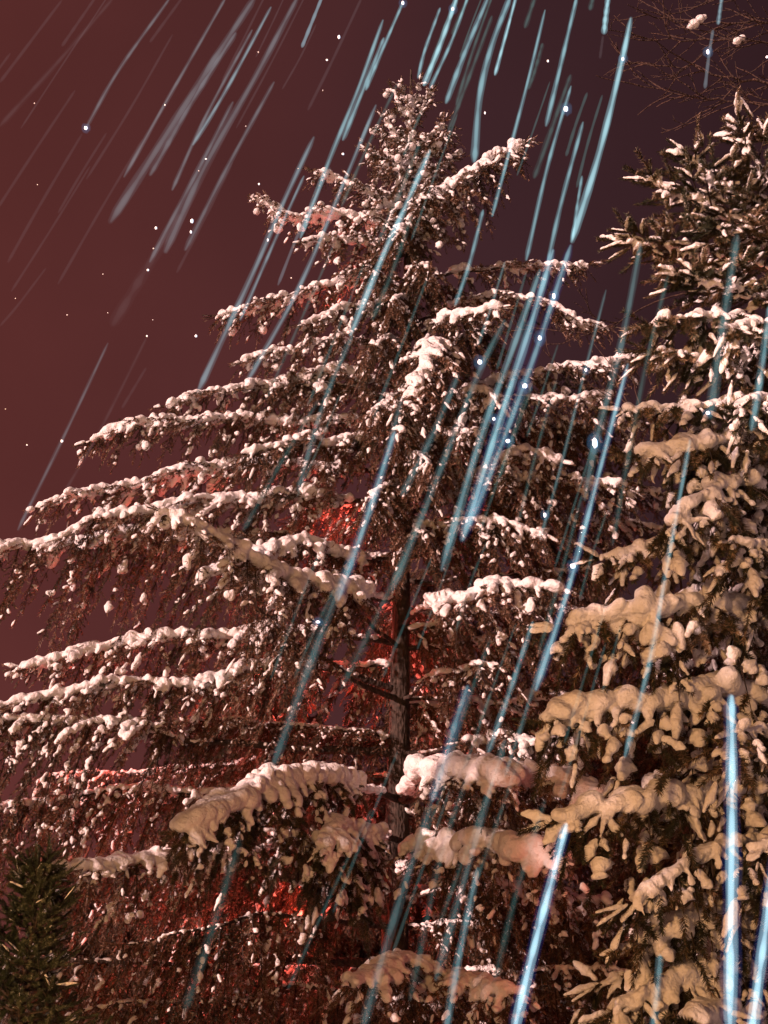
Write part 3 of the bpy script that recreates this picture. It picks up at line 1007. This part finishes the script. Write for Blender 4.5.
GL = 'pale streaks of falling snow in the sky left of the treetop'
S = [
    # (points top to bottom, width px, class, label, depth, group, halo)
    ([(62, 0), (0, 82)], 3, 'faint', 'thin faint streak cutting the top left corner of the sky', 5, GL),
    ([(113, -2), (58, 62), (0, 126)], 5, 'faint', 'wide faint streak second from the top left corner', 5, GL),
    ([(95, -2), (62, 46)], 3, 'faint', 'short faint streak beside the wide one near the top left corner', 5, GL),
    ([(170, -2), (120, 68), (86, 128)], 4, 'grey', 'grey streak ending in a bright flake in the upper left sky', 4.4, GL),
    ([(82, 134), (40, 205), (8, 262)], 3, 'faint', 'faint continuation of the grey streak below its bright flake', 4.4, GL),
    ([(182, -2), (150, 42)], 3, 'faint', 'short faint streak touching the top edge right of the long grey one', 5, GL),
    ([(226, -3), (165, 104), (124, 177)], 4, 'grey', 'grey streak just left of the widest pale streak in the sky', 4.2, GL),
    ([(255, -3), (200, 82), (110, 222)], 8, 'grey', 'widest pale grey streak, round ended, in the left sky', 3.6, GL),
    ([(236, 33), (190, 105), (150, 175)], 6, 'grey', 'wide grey streak hugging the right side of the widest one', 3.8, GL),
    ([(271, 7), (225, 92), (193, 145)], 4, 'slate', 'pale blue streak reaching down from near the top edge left of the treetop', 3.8, GL),
    ([(252, 30), (205, 118), (172, 190)], 4, 'grey', 'grey streak left of the pale blue one in the left sky', 4.0, GL),
    ([(298, -3), (256, 76), (205, 165), (165, 252)], 7, 'grey', 'long wide grey streak running past a grey smudge in the left sky', 3.6, GL),
    ([(274, 82), (225, 172), (185, 250)], 5, 'grey', 'grey streak beginning level with the treetop, passing two bright flakes', 3.8, GL),
    ([(233, 102), (195, 175), (150, 262)], 5, 'grey', 'grey streak ending above the pale smudge in the left sky', 4.0, GL),
    ([(180, 215), (140, 280), (112, 325)], 11, 'faint', 'broad pale smudge of snow in the mid left sky', 3.6, GL),
    ([(108, 343), (62, 440), (18, 530)], 4, 'grey', 'long grey streak low in the sky left of the spruce limbs', 4.2, GL),
    ([(46, 268), (18, 305), (0, 326)], 2.5, 'faint', 'thin faint streak at the left edge a third of the way down', 5, GL),
    ([(148, 335), (100, 430), (60, 500)], 4, 'faint', 'faint streak beside the long grey one left of the limbs', 5, GL),
    ([(146, 368), (122, 408)], 3, 'faint', 'short faint streak above the longest left snowy limb', 5, GL),
    ([(322, -3), (302, 47)], 3.5, 'slate', 'short pale blue streak touching the top edge above the left sky', 3.6),
    ([(362, -3), (335, 55), (308, 110)], 3, 'faint', 'faint thin streak dropping from the top edge left of the treetop', 5),
    ([(314, 137), (282, 205), (255, 268), (198, 392)], 6, 'slate', 'long pale cyan streak left of the second snowy limb', 3.4),
    ([(304, 176), (275, 240), (240, 320)], 4, 'slate', 'thinner pale streak alongside the long one left of the treetop', 3.4),
    ([(383, 20), (358, 90), (330, 158), (300, 238)], 5, 'cyan', 'cyan streak crossing the sky just left of the treetop', 3.0),
    ([(384, 38), (362, 92), (343, 140)], 5, 'cyan', 'shorter cyan streak pressed beside the one left of the treetop', 3.0),
    ([(403, 2), (384, 46), (366, 90)], 4, 'cyan', 'cyan streak hanging from a blue flake left of the treetop', 2.8),
    ([(376, 105), (345, 180), (300, 285), (245, 385)], 5, 'slate', 'long pale streak sliding behind the upper left limbs', 3.4),
    ([(330, 168), (300, 230), (278, 285)], 3, 'grey', 'faint streak beside the second snowy limb on the left', 4),
    ([(440, 8), (425, 50), (418, 78)], 4, 'cyan', 'thin cyan streak meeting the very tip of the treetop', 2.6),
    ([(457, -3), (440, 45), (424, 85)], 6, 'bright', 'bright cyan streak falling right onto the treetop', 2.6),
    ([(468, -3), (452, 40), (430, 88)], 4, 'cyan', 'cyan streak just right of the bright one over the treetop', 2.6),
    ([(488, -3), (466, 50), (446, 103)], 6, 'cyan', 'cyan streak ending in the sky right of the treetop', 2.6),
    ([(510, -3), (492, 45), (480, 95), (474, 162)], 7, 'cyan', 'curved cyan streak ending on the large snowball of the right limb', 2.4),
    ([(516, -3), (506, 34), (495, 75)], 4, 'bright', 'short bright streak touching the curved one near the top edge', 2.6),
    ([(545, 10), (527, 85), (492, 216)], 4, 'cyan', 'long thin streak passing the tip of the raised right limb', 2.8),
    ([(577, -3), (563, 55), (546, 126)], 5, 'cyan', 'cyan streak ending in open sky right of the treetop', 2.6),
    ([(608, -3), (604, 33)], 6, 'bright', 'short bright streak hanging from the top edge left of the bare twigs', 2.4),
    ([(603, 36), (600, 58)], 3, 'faint', 'faint stub below the short bright streak at the top edge', 2.4),
    ([(631, 18), (622, 60), (600, 150), (572, 242)], 7, 'bright', 'longest bright cyan streak in the right sky, left of the bare twigs', 2.2),
    ([(571, 86), (548, 165), (526, 260)], 4.5, 'cyan', 'cyan streak under a bright blue flake in the right sky', 2.6),
    ([(583, 122), (562, 200), (548, 262)], 5, 'cyan', 'cyan streak between the blue flake and the longest bright streak', 2.5),
    ([(582, 176), (572, 240)], 4, 'cyan', 'short cyan streak clinging to the lower end of the longest bright one', 2.3),
    ([(483, 210), (470, 262), (455, 305)], 5, 'cyan', 'short cyan streak below the raised right limb', 2.8),
    ([(430, 150), (404, 210), (382, 258), (350, 335)], 7, 'bright', 'bright cyan streak across the dark upper crown of the tall spruce', 2.3),
    ([(412, 215), (396, 262), (372, 320)], 6, 'dim', 'dim teal streak beside the bright one on the upper crown', 2.3),
    ([(352, 335), (325, 400), (298, 490)], 7, 'teal', 'teal streak over the snowy middle left limbs', 2.2),
    ([(318, 400), (280, 465), (243, 530)], 7, 'dim', 'dim teal streak in the gap between the middle left limbs', 2.4),
    ([(553, 250), (528, 335), (497, 430), (462, 540)], 8, 'bright', 'brightest of the bundled streaks over the right middle of the tall spruce', 2.1, None, True),
    ([(540, 270), (512, 350), (480, 440), (442, 570)], 8, 'cyan', 'leftmost streak of the bundle over the right middle of the tall spruce', 2.1),
    ([(571, 245), (545, 325), (520, 395), (470, 525)], 7, 'cyan', 'rightmost streak of the bundle, strung with several bright flakes', 2.1, None, True),
    ([(505, 262), (490, 310), (478, 345)], 4, 'teal', 'short teal streak crossing the two thin snowy right limbs', 2.6),
    ([(505, 320), (478, 375), (440, 470), (392, 590)], 8, 'teal', 'teal streak left of the bundle beside the lumpy snow column', 2.2),
    ([(458, 375), (430, 440), (402, 495)], 8, 'teal', 'short teal streak over the needles of the lumpy snow column', 2.3),
    ([(606, 290), (585, 370), (560, 470), (540, 540)], 4, 'teal', 'thin teal streak passing the tip of the dark right limb', 2.6),
    ([(641, 243), (622, 340), (596, 440), (585, 500)], 8, 'teal', 'wide teal streak in the gap between the two big spruces', 2.1),
    ([(628, 364), (597, 480), (570, 582), (536, 690)], 6, 'bright', 'bright streak running far down between the two big spruces', 2.0, None, True),
    ([(668, 275), (645, 370), (612, 545)], 6, 'dim', 'dim streak before the sky beside the right spruce', 2.4),
    ([(737, 235), (724, 320), (710, 418)], 10, 'teal', 'wide teal streak over the upper part of the right spruce', 1.9),
    ([(770, 305), (762, 365), (752, 430)], 8, 'cyan', 'cyan streak at the right edge over the right spruce', 1.9),
    ([(402, 398), (375, 495), (330, 610), (272, 770)], 9, 'teal', 'long teal streak left of the trunk, ending by the bare limb', 2.0),
    ([(395, 432), (366, 520), (338, 600)], 7, 'cyan', 'cyan streak over the needles just left of the bared trunk', 2.0, None, True),
    ([(420, 520), (385, 600), (340, 690)], 8, 'dim', 'dim teal streak crossing the limbs above the bared trunk', 2.1),
    ([(690, 440), (668, 560), (650, 660), (625, 757)], 6, 'cyan', 'cyan streak over the long snow pads of the right spruce', 1.8),
    ([(533, 622), (512, 685), (488, 752)], 7, 'cyan', 'cyan streak in the dark middle right of the trunk', 1.9),
    ([(548, 640), (525, 715), (505, 775)], 6, 'teal', 'teal streak beside the cyan one right of the trunk', 1.9),
    ([(468, 686), (452, 735), (432, 800)], 9, 'cyan', 'cyan streak beginning right of the bared trunk', 1.8, None, True),
    ([(490, 640), (465, 710), (440, 790)], 7, 'dim', 'dim streak beside the cyan one right of the bared trunk', 1.9),
    ([(432, 800), (400, 900), (362, 1030)], 10, 'teal', 'wide teal streak across the foot of the trunk', 1.7),
    ([(505, 740), (478, 830), (436, 980)], 9, 'teal', 'teal streak over the twin round snow lumps right of the trunk', 1.7),
    ([(478, 868), (458, 960), (446, 1030)], 9, 'cyan', 'cyan streak below the twin round snow lumps', 1.7),
    ([(470, 770), (440, 860), (410, 1000)], 8, 'dim', 'dim teal streak between the trunk and the round snow lumps', 1.8),
    ([(545, 800), (520, 880), (495, 980)], 8, 'dim', 'dim teal streak left of the bright lower streak', 1.8),
    ([(566, 824), (540, 925), (514, 1032)], 10, 'brilliant', 'bright streak from a snowy branch tip down to the bottom edge', 1.6, None, True),
    ([(731, 696), (732, 860), (730, 1034)], 12, 'brilliant', 'brightest upright white-blue streak in the lower right', 1.4, None, True),
    ([(776, 850), (763, 945), (752, 1034)], 11, 'brilliant', 'bright streak at the bottom right corner beside the upright one', 1.5, None, True),
    ([(660, 955), (653, 1034)], 9, 'cyan', 'short cyan streak at the bottom edge in the right spruce', 1.6),
    ([(240, 840), (215, 920), (185, 1010)], 11, 'dim', 'dim dark teal streak below the yellowish front branch', 1.7),
    ([(722, -3), (718, 24)], 4.5, 'slate', 'short pale streak among the bare twigs at the top edge', 2.8),
    ([(713, 30), (709, 55), (705, 88)], 3.5, 'grey', 'pale streak with a cyan flake among the bare twigs', 2.8),
]
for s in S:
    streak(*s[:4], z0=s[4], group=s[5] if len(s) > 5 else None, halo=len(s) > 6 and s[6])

rt = np.random.default_rng(21)
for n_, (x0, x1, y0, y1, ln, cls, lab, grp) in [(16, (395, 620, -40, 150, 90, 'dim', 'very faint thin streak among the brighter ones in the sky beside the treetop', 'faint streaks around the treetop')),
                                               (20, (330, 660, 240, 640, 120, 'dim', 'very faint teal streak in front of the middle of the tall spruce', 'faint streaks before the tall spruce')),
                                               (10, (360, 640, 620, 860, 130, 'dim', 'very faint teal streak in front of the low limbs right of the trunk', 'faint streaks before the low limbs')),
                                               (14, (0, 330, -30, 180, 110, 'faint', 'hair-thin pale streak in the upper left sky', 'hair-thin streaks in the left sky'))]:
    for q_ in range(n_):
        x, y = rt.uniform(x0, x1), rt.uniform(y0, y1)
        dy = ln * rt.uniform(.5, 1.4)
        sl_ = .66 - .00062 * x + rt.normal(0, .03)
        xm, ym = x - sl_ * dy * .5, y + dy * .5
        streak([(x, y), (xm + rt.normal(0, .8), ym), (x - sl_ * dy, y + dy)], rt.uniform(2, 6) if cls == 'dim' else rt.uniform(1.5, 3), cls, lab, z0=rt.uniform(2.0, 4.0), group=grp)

F = [(86, 128, 2.6, 'pale blue flake at the end of the grey streak, upper left'), (339, 37, 2.4, 'blue-white flake high in the sky left of the treetop'),
     (327, 60, 1.5, 'small pale flake just under the blue-white one high left'), (403, 3, 2.6, 'blue flake at the top edge left of the treetop'),
     (453, 9, 2.8, 'bright blue flake over the treetop streaks'), (165, 105, 1.4, 'small flake halfway down a grey streak'),
     (192, 221, 2.5, 'upper of two close pale flakes in the left sky'), (191, 232, 2.3, 'lower of two close pale flakes in the left sky'),
     (156, 228, 2.2, 'pale flake left of the close pair in the left sky'), (148, 270, 1.8, 'pale flake over the broad smudge in the left sky'),
     (196, 336, 2.2, 'pale cyan flake above the left middle limbs'), (206, 159, 1.5, 'small flake on the grey streak level with the crown'),
     (62, 441, 1.8, 'small flake on the long grey streak left of the limbs'), (27, 445, 1.3, 'tiny flake near the left edge beside the limbs'),
     (147, 336, 1.4, 'small flake in the open sky above the left limbs'), (259, 184, 1.6, 'blue speck above the tip of the second limb'),
     (566, 109, 3.6, 'brilliant blue-white flake in the sky right of the treetop'), (623, 59, 3.0, 'cyan flake on the longest bright streak'),
     (548, 61, 1.6, 'small white flake in the sky right of the treetop'), (485, 113, 1.5, 'small white flake right of the curved streak'),
     (708, 52, 3.0, 'cyan flake in front of the bare twigs'), (767, 57, 2.4, 'cyan flake at the right edge by the bare twigs'),
     (540, 338, 3.8, 'bright flake in the middle of the bundled streaks'), (554, 296, 3.2, 'bright flake high on the bundled streaks'),
     (525, 386, 4.6, 'brilliant flake before the pink snowy limb'), (508, 441, 3.8, 'bright flake low on the bundled streaks'),
     (494, 419, 3.4, 'bright flake on the left of the bundled streaks'), (480, 362, 3.8, 'bright flake beside the lumpy snow column'),
     (595, 443, 4.8, 'brilliant flake in the gap between the big spruces'), (586, 370, 2.6, 'cyan flake at the tip of the dark right limb'),
     (545, 515, 2.8, 'cyan flake on a thin teal streak in the middle right'), (573, 566, 3.8, 'bright flake on the bright streak between the spruces'),
     (318, 622, 3.4, 'cyan flake on the long teal streak left of the trunk'), (708, 413, 3.2, 'bluish flake ending the teal streak on the right spruce'),
     (343, 154, 2.2, 'pale flake on the cyan streak left of the crown'), (268, 240, 1.8, 'pale flake on the long streak by the second limb')]
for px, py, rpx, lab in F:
    z = 2.0 if px > 384 else 3.2
    mb = MB()
    v, f = BLOB['ball'][int(rt.integers(0, 6))]
    mb.add(v * np.array([rt.uniform(.7, 1.2), 1, rt.uniform(.7, 1.3)]) * rpx * .58 / FPX * z, f)
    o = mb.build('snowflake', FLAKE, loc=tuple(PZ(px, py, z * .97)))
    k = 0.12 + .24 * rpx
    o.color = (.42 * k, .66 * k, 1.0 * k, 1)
    o.scale = (1, 1, rt.uniform(.8, 1.5))
    o['label'] = lab
    o['category'] = 'snowflake'
    o['group'] = 'lit snowflakes in the air'
    if rpx > 2.5:
        h = MB()
        h.add(v * rpx * 1.7 / FPX * z, f)
        ho = h.build('blue_halo', STREAK, o)  # glow round the flake, added as an emitting shell
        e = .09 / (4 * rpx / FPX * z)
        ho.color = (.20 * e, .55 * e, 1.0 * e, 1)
rs = np.random.default_rng(3)
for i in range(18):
    px, py = rs.uniform(5, 350), rs.uniform(5, 420)
    z = rs.uniform(4, 7)
    mb = MB()
    v, f = ICO
    mb.add(v * rs.uniform(.5, .8) / FPX * z, f)
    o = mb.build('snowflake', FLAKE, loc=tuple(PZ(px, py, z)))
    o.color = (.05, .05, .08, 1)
    o['label'] = 'tiny dim white speck of falling snow in the dark left sky'
    o['category'] = 'snowflake'
    o['group'] = 'tiny specks in the left sky'

# ------------------------------------------------------------------- render
scene.view_settings.view_transform = 'Standard'
scene.view_settings.look = 'None'
scene.view_settings.exposure = 0.45
scene.view_settings.gamma = 1
scene.view_settings.use_curve_mapping = False
scene.render.engine = 'CYCLES'
c = scene.cycles
c.use_denoising = True
c.max_bounces = 4
c.diffuse_bounces = 2
c.glossy_bounces = 2
c.transmission_bounces = 2
c.volume_bounces = 0
c.transparent_max_bounces = 64
c.use_adaptive_sampling = True
c.adaptive_threshold = 0.02
